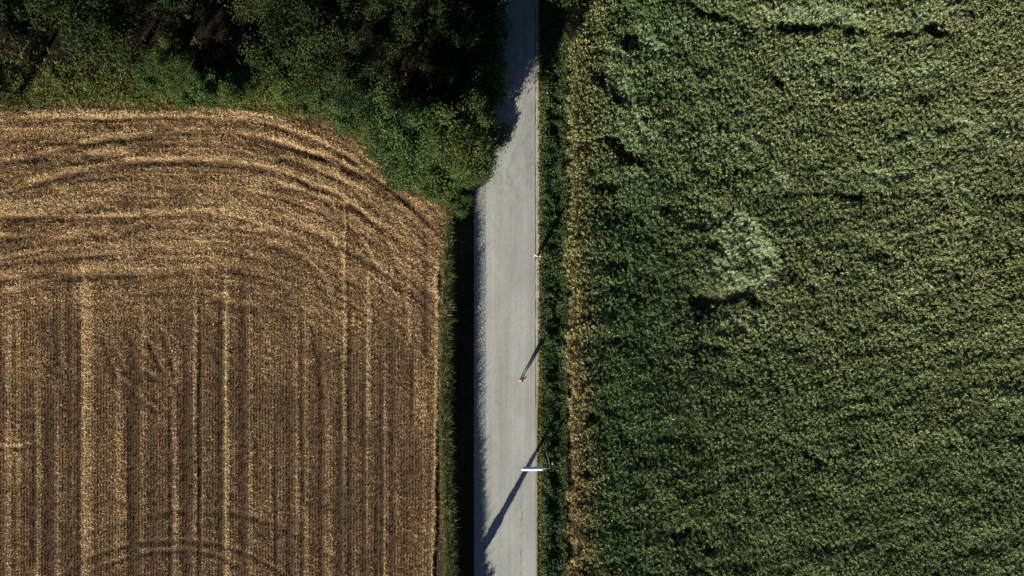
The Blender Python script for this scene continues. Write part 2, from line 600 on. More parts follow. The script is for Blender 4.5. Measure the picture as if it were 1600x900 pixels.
def track(pts, w, a, dz=-0.07, rim=0.9, floor=0.0):
    """a wheel track: dark trough with its sunlit upper side painted paler"""
    pts = np.array(pts, float)
    x0, x1 = pts[:, 0].min() - 5 * w - 6, pts[:, 0].max() + 5 * w + 6
    y0, y1 = pts[:, 1].min() - 5 * w - 6, pts[:, 1].max() + 5 * w + 6
    i0, i1 = int(max(0, x0 - FX0)), int(min(MX.shape[1], x1 - FX0))
    j0, j1 = int(max(0, y0 - FY0)), int(min(MX.shape[0], y1 - FY0))
    if i1 <= i0 or j1 <= j0: return
    sl_ = (slice(j0, j1), slice(i0, i1))
    d = seg_dist(TX[sl_], TY[sl_], pts)
    mod = np.maximum(TM[sl_], floor)
    du = seg_dist(TX[sl_], TY[sl_] + 2.4 * w, pts)  # offset pale line: sunlight on the trough's upper wall, painted into the straw
    Mb[sl_] += mod * (-0.62 * a * np.exp(-(d / (1.5 * w)) ** 2) + 0.95 * rim * a * np.exp(-(du / (1.2 * w)) ** 2))
    Dz[sl_] += 0.40 * mod * (dz * np.exp(-(d / (1.4 * w)) ** 2) - 0.45 * dz * np.exp(-((d - 2.6 * w) / (1.2 * w)) ** 2))


track([(-340, 190), (0, 188), (90, 188), (180, 189), (260, 186), (300, 185), (360, 187), (420, 197), (480, 216), (540, 245), (600, 292)], 2.6, .55)
track([(-340, 310), (-100, 280), (0, 257), (50, 249), (110, 233), (170, 221), (235, 212), (300, 210), (370, 214), (430, 226), (500, 247)], 3.4, .55, -0.11)
track([(-340, 350), (-100, 328), (0, 304), (40, 293), (100, 277), (160, 263), (230, 255), (300, 254), (350, 257), (400, 263), (450, 275), (520, 303), (565, 332)], 3.4, .6, -0.12)
track([(-300, 346), (0, 342), (60, 341), (120, 344), (200, 342), (262, 337)], 3.2, .5, -0.09)
track([(0, 287), (14, 285)], 2.6, .6)
track([(0, 373), (60, 374), (120, 379), (150, 384)], 3, .4)
track([(112, 373), (160, 369)], 4.5, .6)
track([(20, 223), (115, 223)], 2.6, .35)
track([(140, 246), (195, 246)], 4, .3)
track([(430, 292), (462, 300), (497, 313), (540, 327)], 4, .65)
track([(365, 342), (402, 351)], 3.4, .6)
track([(360, 362), (418, 369)], 4, .65)
track([(440, 250), (465, 256), (520, 279), (572, 302)], 2.6, .55)
track([(535, 262), (578, 281)], 3.6, .55)
track([(466, 238), (512, 250)], 3.6, .5)
track([(590, 285), (630, 312), (672, 350)], 5, .55)
track([(560, 330), (596, 362), (618, 405), (633, 470), (643, 540)], 3, .34)
track([(520, 330), (560, 372), (590, 420), (600, 470)], 3, .26)
track([(380, 385), (430, 388), (474, 405), (508, 440), (520, 500)], 4, .32)
track([(524, 390), (532, 410), (533, 450)], 5, .42)
track([(300, 430), (360, 420), (420, 432), (450, 460)], 5, .26)
track([(190, 369), (250, 340), (290, 337)], 3, .3)
track([(160, 520), (168, 552), (180, 588)], 3, .95, rim=.35, floor=.5)
track([(178, 542), (186, 560), (195, 582)], 3, .9, rim=.35, floor=.5)
track([(198, 600), (212, 620), (230, 634), (248, 644)], 2.8, .95, rim=.35, floor=.5)
track([(204, 530), (212, 560), (221, 590)], 5, .9, rim=.35, floor=.5)
track([(234, 540), (243, 556), (251, 578)], 3, .85, rim=.35, floor=.45)
track([(254, 518), (264, 548), (272, 582), (276, 610)], 3.4, .9, rim=.35, floor=.5)
track([(228, 582), (246, 596)], 2.6, .85, rim=.35, floor=.45)
track([(488, 510), (497, 560), (503, 620)], 3, .85, rim=.35, floor=.45)
track([(552, 520), (556, 500), (560, 485)], 3, .4)
track([(90, 905), (115, 885), (150, 868), (185, 857), (215, 849), (262, 846), (300, 846), (345, 853), (390, 868), (430, 890), (470, 920)], 2.6, .8, -0.05, .35, .55)
track([(110, 930), (150, 890), (190, 874), (240, 864), (290, 861), (330, 866), (370, 882), (400, 905)], 2.6, .7, -0.05, .35, .55)
track([(40, 880), (80, 855), (120, 840), (165, 826), (215, 810), (270, 800), (330, 800), (380, 806), (430, 820), (480, 844), (530, 880)], 3.4, .55, -0.04, .35, .45)
track([(0, 702), (30, 702), (50, 695), (62, 686)], 2.6, .5)
track([(0, 655), (40, 650), (60, 645)], 4, .26)
track([(350, 478), (400, 484)], 4, .4)
track([(325, 470), (352, 470)], 4, .5)
track([(0, 440), (70, 430), (160, 436), (260, 430)], 5, .2)
# pale matted straw patches in the headland
for cx, cy, rx, ry, a in [(60, 320, 90, 14, .4), (150, 290, 90, 8, .3), (400, 280, 60, 14, .3), (370, 330, 60, 12, .3), (250, 390, 120, 20, .16), (470, 350, 60, 20, .2),
                          (540, 300, 60, 20, .16), (160, 175, 140, 6, .3), (330, 185, 60, 8, .2), (420, 178, 50, 7, .3), (90, 470, 80, 25, .16)]:
    Mb += a * np.exp(-((MX - cx) / rx) ** 2 - ((MY - cy) / ry) ** 2)
# field edge: ridge of straw, bare furrow, and the sparse end rows
vf = sstep(400, 440, MY)
Mb += vf * (0.75 * np.exp(-((SD - 9) / 2.2) ** 2) - 1.1 * np.exp(-((SD - 3) / 3.0) ** 2))
Dz += vf * (0.10 * np.exp(-((SD - 9) / 3) ** 2) - 0.22 * np.exp(-((SD - 2.5) / 2.5) ** 2))
Mb += (1 - vf) * (-0.45 * np.exp(-(SD / 4.0) ** 2))
Gn += 0.5 * np.clip(fbm(MX * 0.05, MY * 0.02, 3, 4) * 2 - 0.45, 0, 1) * low
Mb = np.clip(0.46 + 1.2 * Mb + 0.22 * fbm(MX * 0.12, MY * 0.12, 4, 3), 0, 1.15)
Gn = np.clip(Gn, 0, 1)
Dz = np.clip(Dz, -0.30, 0.22)


def samp(A, px, py):
    x = np.clip(px - FX0, 0, A.shape[1] - 1.01)
    y = np.clip(py - FY0, 0, A.shape[0] - 1.01)
    xi, yi = x.astype(int), y.astype(int)
    fx, fy = x - xi, y - yi
    return (A[yi, xi] * (1 - fx) + A[yi, xi + 1] * fx) * (1 - fy) + (A[yi + 1, xi] * (1 - fx) + A[yi + 1, xi + 1] * fx) * fy


K1 = (CAM_H - 1.0) / F


def soil_z(px, py):
    X, Y = (px - 800) * K1, (450 - py) * K1
    return 0.985 + samp(Dz, px, py) + 0.05 * fbm(X * 0.6, Y * 0.6, 1, 3)


st_ = 2.5
fx = np.arange(FX0, FX1, st_)
fy = np.arange(FY0, FY1, st_)
PX, PY = np.meshgrid(fx, fy)
ZF = soil_z(PX, PY) + 0.03 * fbm(PX * 0.25, PY * 0.25, 4, 2)
mb = samp(Mb, PX, PY)
sc = lerp(np.array((0.085, 0.052, 0.028)), np.array((0.24, 0.165, 0.09)), np.clip(mb, 0, 1)[..., None])
sc = lerp(sc, np.array((0.04, 0.05, 0.018)), 0.6 * samp(Gn, PX, PY)[..., None])
ny, nx = PX.shape
ii = np.arange(ny * nx).reshape(ny, nx)
q = np.stack([ii[1:, :-1], ii[1:, 1:], ii[:-1, 1:], ii[:-1, :-1]], -1).reshape(-1, 4)
sdq = field_sd(PX, PY)[:-1, :-1].reshape(-1)
q = q[sdq > -1]
tag(link('stubble_field', raw_mesh('stubble_field', np.stack([(PX - 800) * K1, (450 - PY) * K1, ZF], -1).reshape(-1, 3), q, 4, sc.reshape(-1, 3), True), M_SOIL),
    'brown harvested stubble field left of the road with curved wheel tracks', 'field', kind='structure')

# ---- straw: upright stubs in drill rows and loose cut straw lying over them
C_DARK, C_MID, C_PALE = np.array((0.115, 0.064, 0.026)), np.array((0.44, 0.28, 0.120)), np.array((0.72, 0.55, 0.295))


def straw_col(m, g, n):
    m = np.clip(m + R.normal(0, 0.12, n), 0, 1.1)[:, None]
    c = np.where(m < 0.5, lerp(C_DARK, C_MID, m * 2), lerp(C_MID, C_PALE, np.minimum(1, m * 2 - 1)))
    red = R.normal(0, 0.07, (n, 1))
    c = c * (1 + np.concatenate([red, 0 * red, -red], 1))
    gr = (R.random(n) < g * 0.75)[:, None]
    return np.where(gr, np.array((0.06, 0.095, 0.025)) * R.uniform(0.6, 1.5, (n, 1)), c)


def stubs(n, y0, y1, curved):
    px = R.uniform(-335, 702, n)
    py = R.uniform(y0, y1, n)
    if curved:
        b = np.where(px > 330, ((px - 330) / 235.0) ** 2 * 78, 0)
        h = py - np.minimum(b, 260)
        h2 = np.round(h / 4.6) * 4.6 + R.normal(0, 0.7, n)
        py = py + (h2 - h)
    else:
        px = np.round(px / 4.6) * 4.6 + R.normal(0, 0.5, n)
    l_ = samp(low, px, py)
    m = samp(Mb, px, py)
    ok = (field_sd(px, py) > 0) & (R.random(n) < (l_ if not curved else 1 - l_)) & (R.random(n) < 0.35 + 0.8 * m)
    px, py, m = px[ok], py[ok], m[ok]
    n = len(px)
    base = np.stack([(px - 800) * K1, (450 - py) * K1, soil_z(px, py) - 0.02], -1)
    d = unit(np.stack([R.normal(0, 0.45, n), R.normal(0, 0.45, n), np.ones(n)], -1))
    return blades(base, d, R.uniform(0.10, 0.21, n), R.uniform(0.03, 0.065, n), R), straw_col(m * 0.9, samp(Gn, px, py), n)


def loose(n):
    px = R.uniform(-335, 703, n)
    py = R.uniform(150, 1120, n)
    m = samp(Mb, px, py)
    ok = (field_sd(px, py) > -1.5) & (R.random(n) < (0.02 + 0.95 * m ** 1.5) * (1 - 0.3 * samp(low, px, py)))
    px, py, m = px[ok], py[ok], m[ok]
    n = len(px)
    base = np.stack([(px - 800) * K1, (450 - py) * K1, soil_z(px, py) + R.uniform(0.0, 0.10, n) * (0.5 + m)], -1)
    d = unit(np.stack([R.normal(0, 1, n), R.normal(0, 1, n), R.normal(0.12, 0.28, n)], -1))
    return blades(base, d, R.uniform(0.12, 0.30, n), R.uniform(0.018, 0.042, n), R), straw_col(m + 0.06, samp(Gn, px, py) * 0.6, n)


parts = [stubs(540000, 330, 1120, False), stubs(270000, 150, 620, True), loose(640000)]
SP = np.concatenate([p[0] for p in parts])
SC = np.concatenate([p[1] for p in parts])
tag(soup('stubble', SP, SC, M_STRAW), 'cut cereal stubble rows with loose straw on the brown field', 'stubble', kind='stuff')

# ------------------------------------------------------------------ grass margins and verges
def tz(X, Y):
    return terrain(X, Y)


def grass_patch(name, label, X, Y, h, w, lean, cols, kind='stuff', spread=0.45):
    n = len(X)
    z = tz(X, Y) - 0.03
    d = unit(np.stack([R.normal(0, spread, n) + lean[:, 0], R.normal(0, spread, n) + lean[:, 1], np.ones(n)], -1))
    half = h * 0.6
    base = np.stack([X, Y, z], -1)
    b1 = blades(base, d, half * 1.5, w, R)
    # drooping upper part
    mid = base + d * (half * 0.8)[:, None]
    d2 = unit(d * 0.6 + np.stack([lean[:, 0] + R.normal(0, .7, n), lean[:, 1] + R.normal(0, .7, n), R.normal(-0.05, .3, n)], -1))
    b2 = blades(mid, d2, half * 1.1, w * 0.9, R)
    return tag(soup(name, np.concatenate([b1, b2]), np.concatenate([cols, cols * 1.05]), M_GRASS), label, 'grass', kind=kind)


def gcols(n, a, b, var=0.25):
    t = R.random((n, 1))
    return lerp(np.array(a), np.array(b), t) * R.uniform(1 - var, 1 + var, (n, 1))


# crest and slope of the bank left of the road
n = 70000
Y = R.uniform(-28, 9.5, n)
u = R.beta(0.75, 1.5, n)
bx = bank_x(Y)
X = bx - 0.38 + u * (-2.98 - bx + 0.38)
gentle = sstep(1.2, 3.4, Y)
tuft = vnoise(X * 2.2, Y * 2.2, 3) * 0.8 + vnoise(X * 0.7, Y * 0.9, 5) * 0.4
crest = np.exp(-((X - bx - 0.02) / 0.17) ** 2)
wave = np.clip(1.12 + 0.75 * fbm(Y * 0.45, Y * 0 + 8.2, 6, 4) * 2, 0.42, 1.25)
h = (0.08 + 0.82 * crest * wave * (1 - 0.5 * gentle) + 0.20 * tuft) * R.uniform(0.6, 1.15, n)
h = np.where(X > -3.35, h * 0.55, h) * np.where(X < bx - 0.15, 0.6, 1)
ok = R.random(n) < 0.25 + 0.8 * tuft + 0.5 * crest
X, Y, h, crest, tuft, gentle = X[ok], Y[ok], h[ok], crest[ok], tuft[ok], gentle[ok]
n = len(X)
cl = gcols(n, (0.055, 0.090, 0.020), (0.135, 0.165, 0.042))
dry = (R.random(n) < 0.50 * crest + 0.03)[:, None]
cl = np.where(dry, gcols(n, (0.22, 0.19, 0.08), (0.34, 0.28, 0.13)), cl)
grass_patch('bank_grass', 'tall rough grass on the bank between stubble field and road', X, Y, h, R.uniform(0.03, 0.06, n),
            np.stack([0.08 + 0 * X, 0.1 + 0 * X], -1), cl, spread=0.33)

# margin between the stubble and the trees (top left)
n = 170000
px = R.uniform(-340, 740, n)
py = R.uniform(60, 330, n)
sd = field_sd(px, py)
dd = -sd
ok = (dd > -2) & (R.random(n) < np.exp(-np.maximum(dd - 25, 0) / 26.0) * 0.9 * (0.35 + 0.9 * vnoise(px * .08, py * .08, 4)))
ok &= px < 742
px, py, dd = px[ok], py[ok], dd[ok]
X, Y = P(px, py, 1.0)
n = len(X)
edge = np.exp(-(np.maximum(dd, 0) / 7.0) ** 2)
tuft = vnoise(X * 1.3, Y * 1.3, 2)
h = (0.28 + 0.35 * tuft) * R.uniform(0.6, 1.2, n) * (0.75 + 0.35 * (1 - edge))
cl = gcols(n, (0.105, 0.145, 0.026), (0.23, 0.245, 0.055)) * (0.75 + 0.5 * tuft[:, None])
dry = (R.random(n) < 0.55 * edge * (0.4 + vnoise(X * .5, Y * .5, 6)) + 0.05)[:, None]
cl = np.where(dry, gcols(n, (0.17, 0.13, 0.05), (0.28, 0.21, 0.10)), cl)
grass_patch('margin_grass', 'green grass margin between stubble field and trees', X, Y, h, R.uniform(0.03, 0.055, n),
            np.stack([0.1 + 0 * X, 0.2 + 0 * X], -1), cl, spread=0.55)

# right verge: low broad-leaved weeds and moss at the road edge
n = 60000
Y = R.uniform(-28, 27, n)
X = R.uniform(2.0, 4.3, n)
cl_n = vnoise(X * 2.4, Y * 2.4, 1) * 0.65 + vnoise(X * 0.8, Y * 0.8, 4) * 0.5
ok = (R.random(n) < 0.25 + 0.85 * cl_n) & ((X > 2.12) | (R.random(n) < 0.35))
X, Y, cl_n = X[ok], Y[ok], cl_n[ok]
n = len(X)
top = (0.10 + 0.50 * cl_n * sstep(2.05, 2.6, X)) * R.uniform(0.35, 1.0, n)
z = tz(X, Y) + 0.05 + top
Lf = leaves(np.stack([X, Y, z], -1), R.uniform(0.10, 0.22, n), R.uniform(0.06, 0.12, n), R, 0.45)
cl = gcols(n, (0.030, 0.056, 0.017), (0.075, 0.105, 0.034)) * (0.55 + 0.8 * cl_n[:, None])
moss = sstep(2.42, 2.1, X)[:, None]
cl = lerp(cl, gcols(n, (0.11, 0.115, 0.028), (0.17, 0.16, 0.05)), moss)
fl = (R.random(n) < 0.0016)[:, None]
cl = np.where(fl, np.array((0.55, 0.55, 0.48)), cl)
tag(soup('verge_weeds', Lf, cl, M_LEAF), 'low dark green weeds on the right verge beside the road', 'weeds', kind='stuff')
n = 26000
Y = R.uniform(-28, 27, n)
X = 2.00 + 0.22 * fbm(Y * 0.9, Y * 0 + 6.1, 3, 4) + R.beta(1.0, 2.0, n) * 2.1
tuft = vnoise(X * 2, Y * 2, 6)
ok = R.random(n) < 0.2 + tuft
X, Y, tuft = X[ok], Y[ok], tuft[ok]
n = len(X)
cl = lerp(gcols(n, (0.05, 0.085, 0.022), (0.09, 0.125, 0.035)), gcols(n, (0.14, 0.135, 0.035), (0.20, 0.18, 0.06)), sstep(2.4, 2.1, X)[:, None])
grass_patch('verge_grass', 'short grass and moss along the right road edge', X, Y, (0.08 + 0.38 * sstep(2.1, 2.7, X)) * R.uniform(0.5, 1.2, n),
            R.uniform(0.025, 0.045, n), np.stack([0.15 + 0 * X, 0.25 + 0 * X], -1), cl)

# ------------------------------------------------------------------ green crop, right of the road
HZ = 0.9
KC = (CAM_H - HZ) / F
CX0, CX1, CY0, CY1 = 868, 1740, -110, 1020
QX, QY = np.meshgrid(np.arange(CX0, CX1, 2.0), np.arange(CY0, CY1, 2.0))
HOLE = np.zeros_like(QX)
LODG = np.zeros_like(QX)
qwx = QX + 10 * fbm(QX * .03, QY * .03, 1, 4)
qwy = QY + 10 * fbm(QX * .03, QY * .03, 3, 4)


def blob(cx, cy, rx, ry, ang=0.0):
    a = math.radians(ang)
    dx, dy = qwx - cx, qwy - cy
    u = (dx * math.cos(a) + dy * math.sin(a)) / rx
    v = (-dx * math.sin(a) + dy * math.cos(a)) / ry
    return np.exp(-(u * u + v * v) ** 1.3)


for b in [(1252, 42, 46, 9, 0, 1.3), (1330, 48, 26, 6, 10, .9), (1410, 50, 24, 6, -5, .9), (1462, 40, 17, 13, 0, 1.2), (1470, 52, 22, 6, 0, .9),
          (982, 62, 17, 13, 40, 1.3), (1100, 18, 30, 6, 25, .8), (1140, 32, 22, 6, 20, .7), (1165, 45, 14, 7, 0, .8), (934, 122, 11, 13, 0, 1.1),
          (963, 150, 8, 20, -15, .8), (1012, 112, 8, 9, 0, .9), (985, 250, 24, 14, 0, .8), (948, 293, 22, 8, 0, 1.1), (1040, 330, 12, 8, 0, .9),
          (966, 410, 14, 9, 0, 1.0), (998, 430, 10, 12, 0, .7), (1103, 474, 22, 13, 0, 1.3), (1150, 463, 28, 10, -20, 1.3), (1178, 470, 14, 9, 0, .9),
          (957, 534, 15, 8, -20, .9), (1110, 545, 26, 8, 15, .9), (1085, 562, 9, 18, 20, .8), (1135, 525, 16, 6, 10, .8), (1333, 308, 22, 6, 0, 1.0),
          (1305, 422, 10, 9, 0, .9), (1249, 386, 5, 12, -15, .8), (1216, 132, 6, 16, -30, .9), (1120, 395, 5, 22, -35, .8), (1105, 415, 5, 20, -30, .7),
          (925, 655, 12, 9, 0, .9), (912, 741, 12, 8, 30, .9), (1107, 860, 13, 8, 0, .9), (1160, 885, 14, 9, 0, .5),
          (1290, 512, 14, 8, 40, .7), (1042, 575, 12, 8, 0, .7), (920, 880, 14, 6, 0, .7), (1000, 180, 9, 9, 0, .6), (1128, 200, 12, 9, 20, .6),
          (1100, 490, 40, 20, 0, .5), (975, 330, 45, 18, 0, .5), (965, 230, 12, 30, -10, .6), (1150, 270, 30, 10, 0, .5)]:
    HOLE += b[5] * blob(*b[:5])
# thin lane where the crop has sunk, and natural gaps
HOLE += 0.55 * np.exp(-((qwy - 304 - 0.01 * (QX - 1300)) / 5.0) ** 2) * sstep(1080, 1180, QX) * np.clip(0.6 + 1.6 * fbm(QX * .03, QY * .03, 5, 3), 0, 1)
HOLE += 0.35 * np.exp(-((qwy - 545) / 7.0) ** 2) * sstep(1150, 1250, QX) * np.clip(0.5 + 1.6 * fbm(QX * .03, QY * .03, 2, 3), 0, 1)
HOLE += np.clip(fbm(QX * .05, QY * .06, 6, 4) * 3.2 - 0.52, 0, 0.8)
HOLE += np.clip(fbm(QX * .014, QY * .02, 2, 4) * 2.2 - 0.35, 0, 0.5)
for b in [(1148, 352, 42, 17, 10, 1.1), (1178, 394, 36, 22, 35, 1.5), (1130, 405, 22, 26, 0, .8), (1190, 438, 18, 16, 0, .9), (1160, 508, 46, 15, -8, .9), (1140, 445, 30, 12, -10, .7),
          (1245, 20, 60, 13, 0, .9), (1340, 26, 60, 13, 5, .9), (1450, 16, 44, 15, 0, .9), (1000, 52, 20, 11, 30, 1.1), (946, 106, 9, 18, -15, 1.1),
          (976, 145, 8, 24, -8, 1.0), (1230, 118, 14, 13, 0, .8), (1150, 222, 70, 26, 0, .45), (1260, 95, 50, 20, 0, .4), (975, 190, 22, 16, 0, .8), (1020, 75, 26, 12, 25, .7), (958, 78, 14, 12, 30, .8), (1000, 215, 24, 14, 0, .6), (985, 275, 22, 10, 0, .6),
          (1400, 120, 110, 26, -6, .35), (1500, 220, 90, 30, -6, .35), (1080, 40, 40, 20, 0, .3)]:
    LODG += b[5] * blob(*b[:5])
cs_, sn_ = math.cos(0.2), math.sin(0.2)
STR = fbm((QX * cs_ - QY * sn_) * .010, (QX * sn_ + QY * cs_) * .042, 3, 4)      # wind-laid streaks
LODG += np.clip(STR * 2.4 - 0.18, 0, 0.55) * sstep(1060, 1180, QX) * (0.35 + 0.65 * sstep(620, 250, QY))
HOLE += np.clip(-STR * 1.8 - 0.22, 0, 0.4)
HOLE += np.clip(fbm(QX * .022, QY * .018, 5, 4) * 3.0 - 0.36, 0, 0.7) * sstep(915, 945, QX) * sstep(1140, 1060, QX)
rag = fbm((QX * .8 + QY * .6) * .022, (QY * .8 - QX * .6) * .085, 7, 4)
LODG = LODG * np.clip(0.62 + 2.6 * rag, 0.0, 1.35)
LODG = np.clip(LODG * 1.4, 0, 1.15)


def qs(A, px, py):
    xi = np.clip((px - CX0) / 2, 0, A.shape[1] - 1).astype(int)
    yi = np.clip((py - CY0) / 2, 0, A.shape[0] - 1).astype(int)
    return A[yi, xi]


sp = 0.205
cxs = np.arange((876 - 800) * KC, 46.0, sp)
cys = np.arange(-28.2, 27.8, sp)
X, Y = np.meshgrid(cxs, cys)
X = X.ravel() + R.uniform(-.5, .5, X.size) * sp * 1.15
Y = Y.ravel() + R.uniform(-.5, .5, Y.size) * sp * 1.15
px, py = X / KC + 800, 450 - Y / KC
edgex = 886 + 12 * fbm(py * .03, py * 0 + 2.5, 4, 4) * 2 + 7 * fbm(py * .15, py * 0, 2, 3) * 2 + 3 * sstep(500, 700, py)
hole = qs(HOLE, px, py)
lod = qs(LODG, px, py)
ok = (px > edgex) & (R.random(len(X)) > np.clip(hole * 1.2 - 0.25, 0, 0.96))
X, Y, px, py, hole, lod, edgex = X[ok], Y[ok], px[ok], py[ok], hole[ok], lod[ok], edgex[ok]
n = len(X)
ed = np.clip(1.08 - (px - edgex) / (46.0 + 50 * sstep(300, 60, py)), 0, 1)                       # riper strip at the field edge
ed = np.clip(ed * (1.15 + 1.2 * fbm(py * .02, px * .02, 5, 3)), 0, 1)
big = fbm(px * .006, py * .006, 3, 4)
med = fbm(px * .03, py * .035, 1, 4)
strk = fbm((px - .3 * py) * .022, (py + .3 * px) * .10, 5, 3)          # wind-combed texture
rough = 1 - 0.6 * sstep(1040, 1240, px)
height = 0.92 + 0.34 * strk + 0.16 * fbm(px * .055 + 9, py * .065, 6, 3) + (0.32 + 0.22 * rough) * med + (0.05 + 0.06 * rough) * R.normal(0, 1, n) - 0.45 * np.clip(hole, 0, 1) - 0.22 * lod + 0.06 * ed
height = np.clip(height, 0.28, 1.35)
yel = np.clip(0.34 + 0.40 * sstep(1000, 1350, px) * sstep(950, 250, py) + 0.6 * big + 0.4 * med + 0.7 * strk + 0.22 * sstep(960, 1150, px), 0.05, 1)
yel = np.clip(yel - 0.30 * np.exp(-((px - 1005) / 75) ** 2) * (0.7 + 1.2 * fbm(px * .02, py * .02, 6, 3)), 0.03, 1)
rnd = R.random(n)
NH, NL = 13, 7
CG = np.array((0.050, 0.082, 0.028))
CY_ = np.array((0.190, 0.208, 0.084))
CE = lerp(np.array((0.30, 0.27, 0.10)), np.array((0.36, 0.268, 0.112)), sstep(350, 650, py)[:, None])
tone = (0.92 + 0.60 * R.random(n) + 0.5 * med + 0.5 * strk)[:, None]
headc = lerp(lerp(CG * 1.7, CY_, np.clip(yel + 0.25 * (rnd - .5), 0, 1)[:, None]), CE, (ed ** 1.1 * (0.95 - 0.50 * sstep(360, 120, py)))[:, None]) * tone
headc = lerp(headc, np.array((0.36, 0.43, 0.225)) * (0.88 + 0.9 * fbm(px * .05 + py * .03, py * .14 - px * .05, 2, 3) + R.uniform(-.2, .15, n))[:, None], (np.clip(lod, 0, 1) * 0.8)[:, None])
lodg_green = np.exp(-((px - 985) / 60) ** 2)[:, None] * np.clip(lod, 0, 1)[:, None]
headc = lerp(headc, np.array((0.17, 0.26, 0.10)), lodg_green * 0.8)
leafc = lerp(CG * 1.3, lerp(CY_ * 0.8, CE * 0.6, ed[:, None]), 0.5) * (0.6 + 0.8 * R.random((n, 1)))
leafc = lerp(leafc, np.array((0.26, 0.32, 0.15)), (np.clip(lod, 0, 1) * 0.75)[:, None])
ldx = 0.30 + 0.35 * fbm(px * .01, py * .01, 7, 3) * 2 + 0.75 * lod
ldy = 0.22 + 0.5 * fbm(px * .01, py * .01, 4, 3) * 2 + 0.10 * lod
lean = np.stack([ldx, ldy, np.ones(n) * np.clip(1.0 - 0.65 * lod, 0.3, 1)], -1)


def clump(k, zlo, zhi, rad, ln, wd, tilt, cols, var, long_lodge):
    m = n * k
    a = R.uniform(0, 6.283, (n, k))
    r = rad * np.sqrt(R.random((n, k)))
    zz = np.maximum(height[:, None] - R.uniform(zlo, zhi, (n, k)), 0.06)
    off = lean[:, None, :2] * (zz * 0.45)[..., None] * (0.35 + lod[:, None, None])
    b = np.stack([X[:, None] + r * np.cos(a) + off[..., 0], Y[:, None] + r * np.sin(a) + off[..., 1], zz], -1).reshape(m, 3)
    out = np.stack([np.cos(a), np.sin(a), 0 * a], -1).reshape(m, 3)
    d = unit(np.repeat(unit(lean), k, 0) * 1.0 + out * tilt + R.normal(0, 0.32, (m, 3)))
    L = R.uniform(ln[0], ln[1], m) * np.repeat(1 + long_lodge * lod, k)
    w = R.uniform(wd[0], wd[1], m) * np.repeat(1 + 0.10 * np.clip(lod, 0, 1), k)
    c = np.repeat(cols, k, 0) * R.uniform(1 - var, 1 + var, (m, 1))
    T = blades(b, d, L, w, R)
    # flattened blades lie with their broad side up
    flat = np.repeat(R.random(n) < lod * 0.9, k)
    sd_ = unit(np.stack([-d[:, 1], d[:, 0], 0 * d[:, 0]], -1)) * (w * 0.6)[:, None]
    T[flat, 0] = (b - sd_)[flat]
    T[flat, 1] = (b + sd_)[flat]
    return T, c


h_ = clump(NH, 0.02, 0.19, 0.085, (0.09, 0.17), (0.05, 0.095), 0.7, headc, 0.28, 0.7)
l_ = clump(NL, 0.22, 0.62, 0.14, (0.20, 0.36), (0.035, 0.07), 1.0, leafc, 0.35, 0.8)
tag(soup('crop_plants', np.concatenate([h_[0], l_[0]]), np.concatenate([h_[1], l_[1]]), M_CROP),
    'dense green crop with flattened pale patches filling the right field', 'crop', kind='stuff')


# ------------------------------------------------------------------ trees and shrubs
def make_crown(name, seed, H, rad, ncl, per, lsize, zc=0.62, zr=0.42, tint=(1, 1, 1)):
    rg = np.random.default_rng(seed)
    v = unit(rg.normal(size=(ncl, 3)))
    rr = rg.uniform(0.55, 1.0, ncl) ** 0.6
    lob = 1 + 0.30 * np.sin(3 * np.arctan2(v[:, 1], v[:, 0]) + seed) + 0.16 * np.sin(5 * np.arctan2(v[:, 1], v[:, 0]) + 2 * seed)
    cc = v * rr[:, None] * lob[:, None] * np.array([rad, rad, H * zr])
    cc[:, 2] += H * zc
    cc[:, 2] = np.maximum(cc[:, 2], 0.35)
    cs = rg.uniform(0.35, 0.85, ncl) * (rad / 2.6) ** 0.6
    tone = rg.uniform(0.7, 1.3, ncl)
    hue = rg.normal(0.05, 0.07, ncl)
    # inner clumps close the crown against the light
    nin = ncl // 2
    ci = unit(rg.normal(size=(nin, 3))) * (rg.uniform(0.1, 0.6, nin)[:, None]) * np.array([rad, rad, H * zr]) + np.array([0, 0, H * zc])
    call = np.vstack([cc, ci])
    cs = np.concatenate([cs, rg.uniform(0.7, 1.1, nin) * (rad / 2.6)])
    tone = np.concatenate([tone, rg.uniform(0.7, 1.1, nin)])
    hue = np.concatenate([hue, rg.normal(0.05, 0.06, nin)])
    idx = np.concatenate([np.repeat(np.arange(ncl), per), np.repeat(ncl + np.arange(nin), per // 2)])
    m = len(idx)
    big_ = np.where(idx >= ncl, 1.7, 1.0)
    o = rg.normal(size=(m, 3)) * 0.55
    o[:, 2] *= 0.6
    p = call[idx] + o * cs[idx][:, None]
    p[:, 2] = np.maximum(p[:, 2], 0.1)
    Lf = leaves(p, rg.uniform(0.7, 1.35, m) * lsize * big_, rg.uniform(0.45, 0.8, m) * lsize * big_, rg, 0.35)
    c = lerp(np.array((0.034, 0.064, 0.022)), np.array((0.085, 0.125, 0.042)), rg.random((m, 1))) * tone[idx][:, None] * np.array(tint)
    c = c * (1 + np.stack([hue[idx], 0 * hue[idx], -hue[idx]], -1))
    k = Lf.shape[1]
    me = raw_mesh(name, Lf.reshape(-1, 3), np.arange(m * k).reshape(m, k), k, np.repeat(c, k, 0))
    me.materials.append(M_LEAF)
    return me, cc


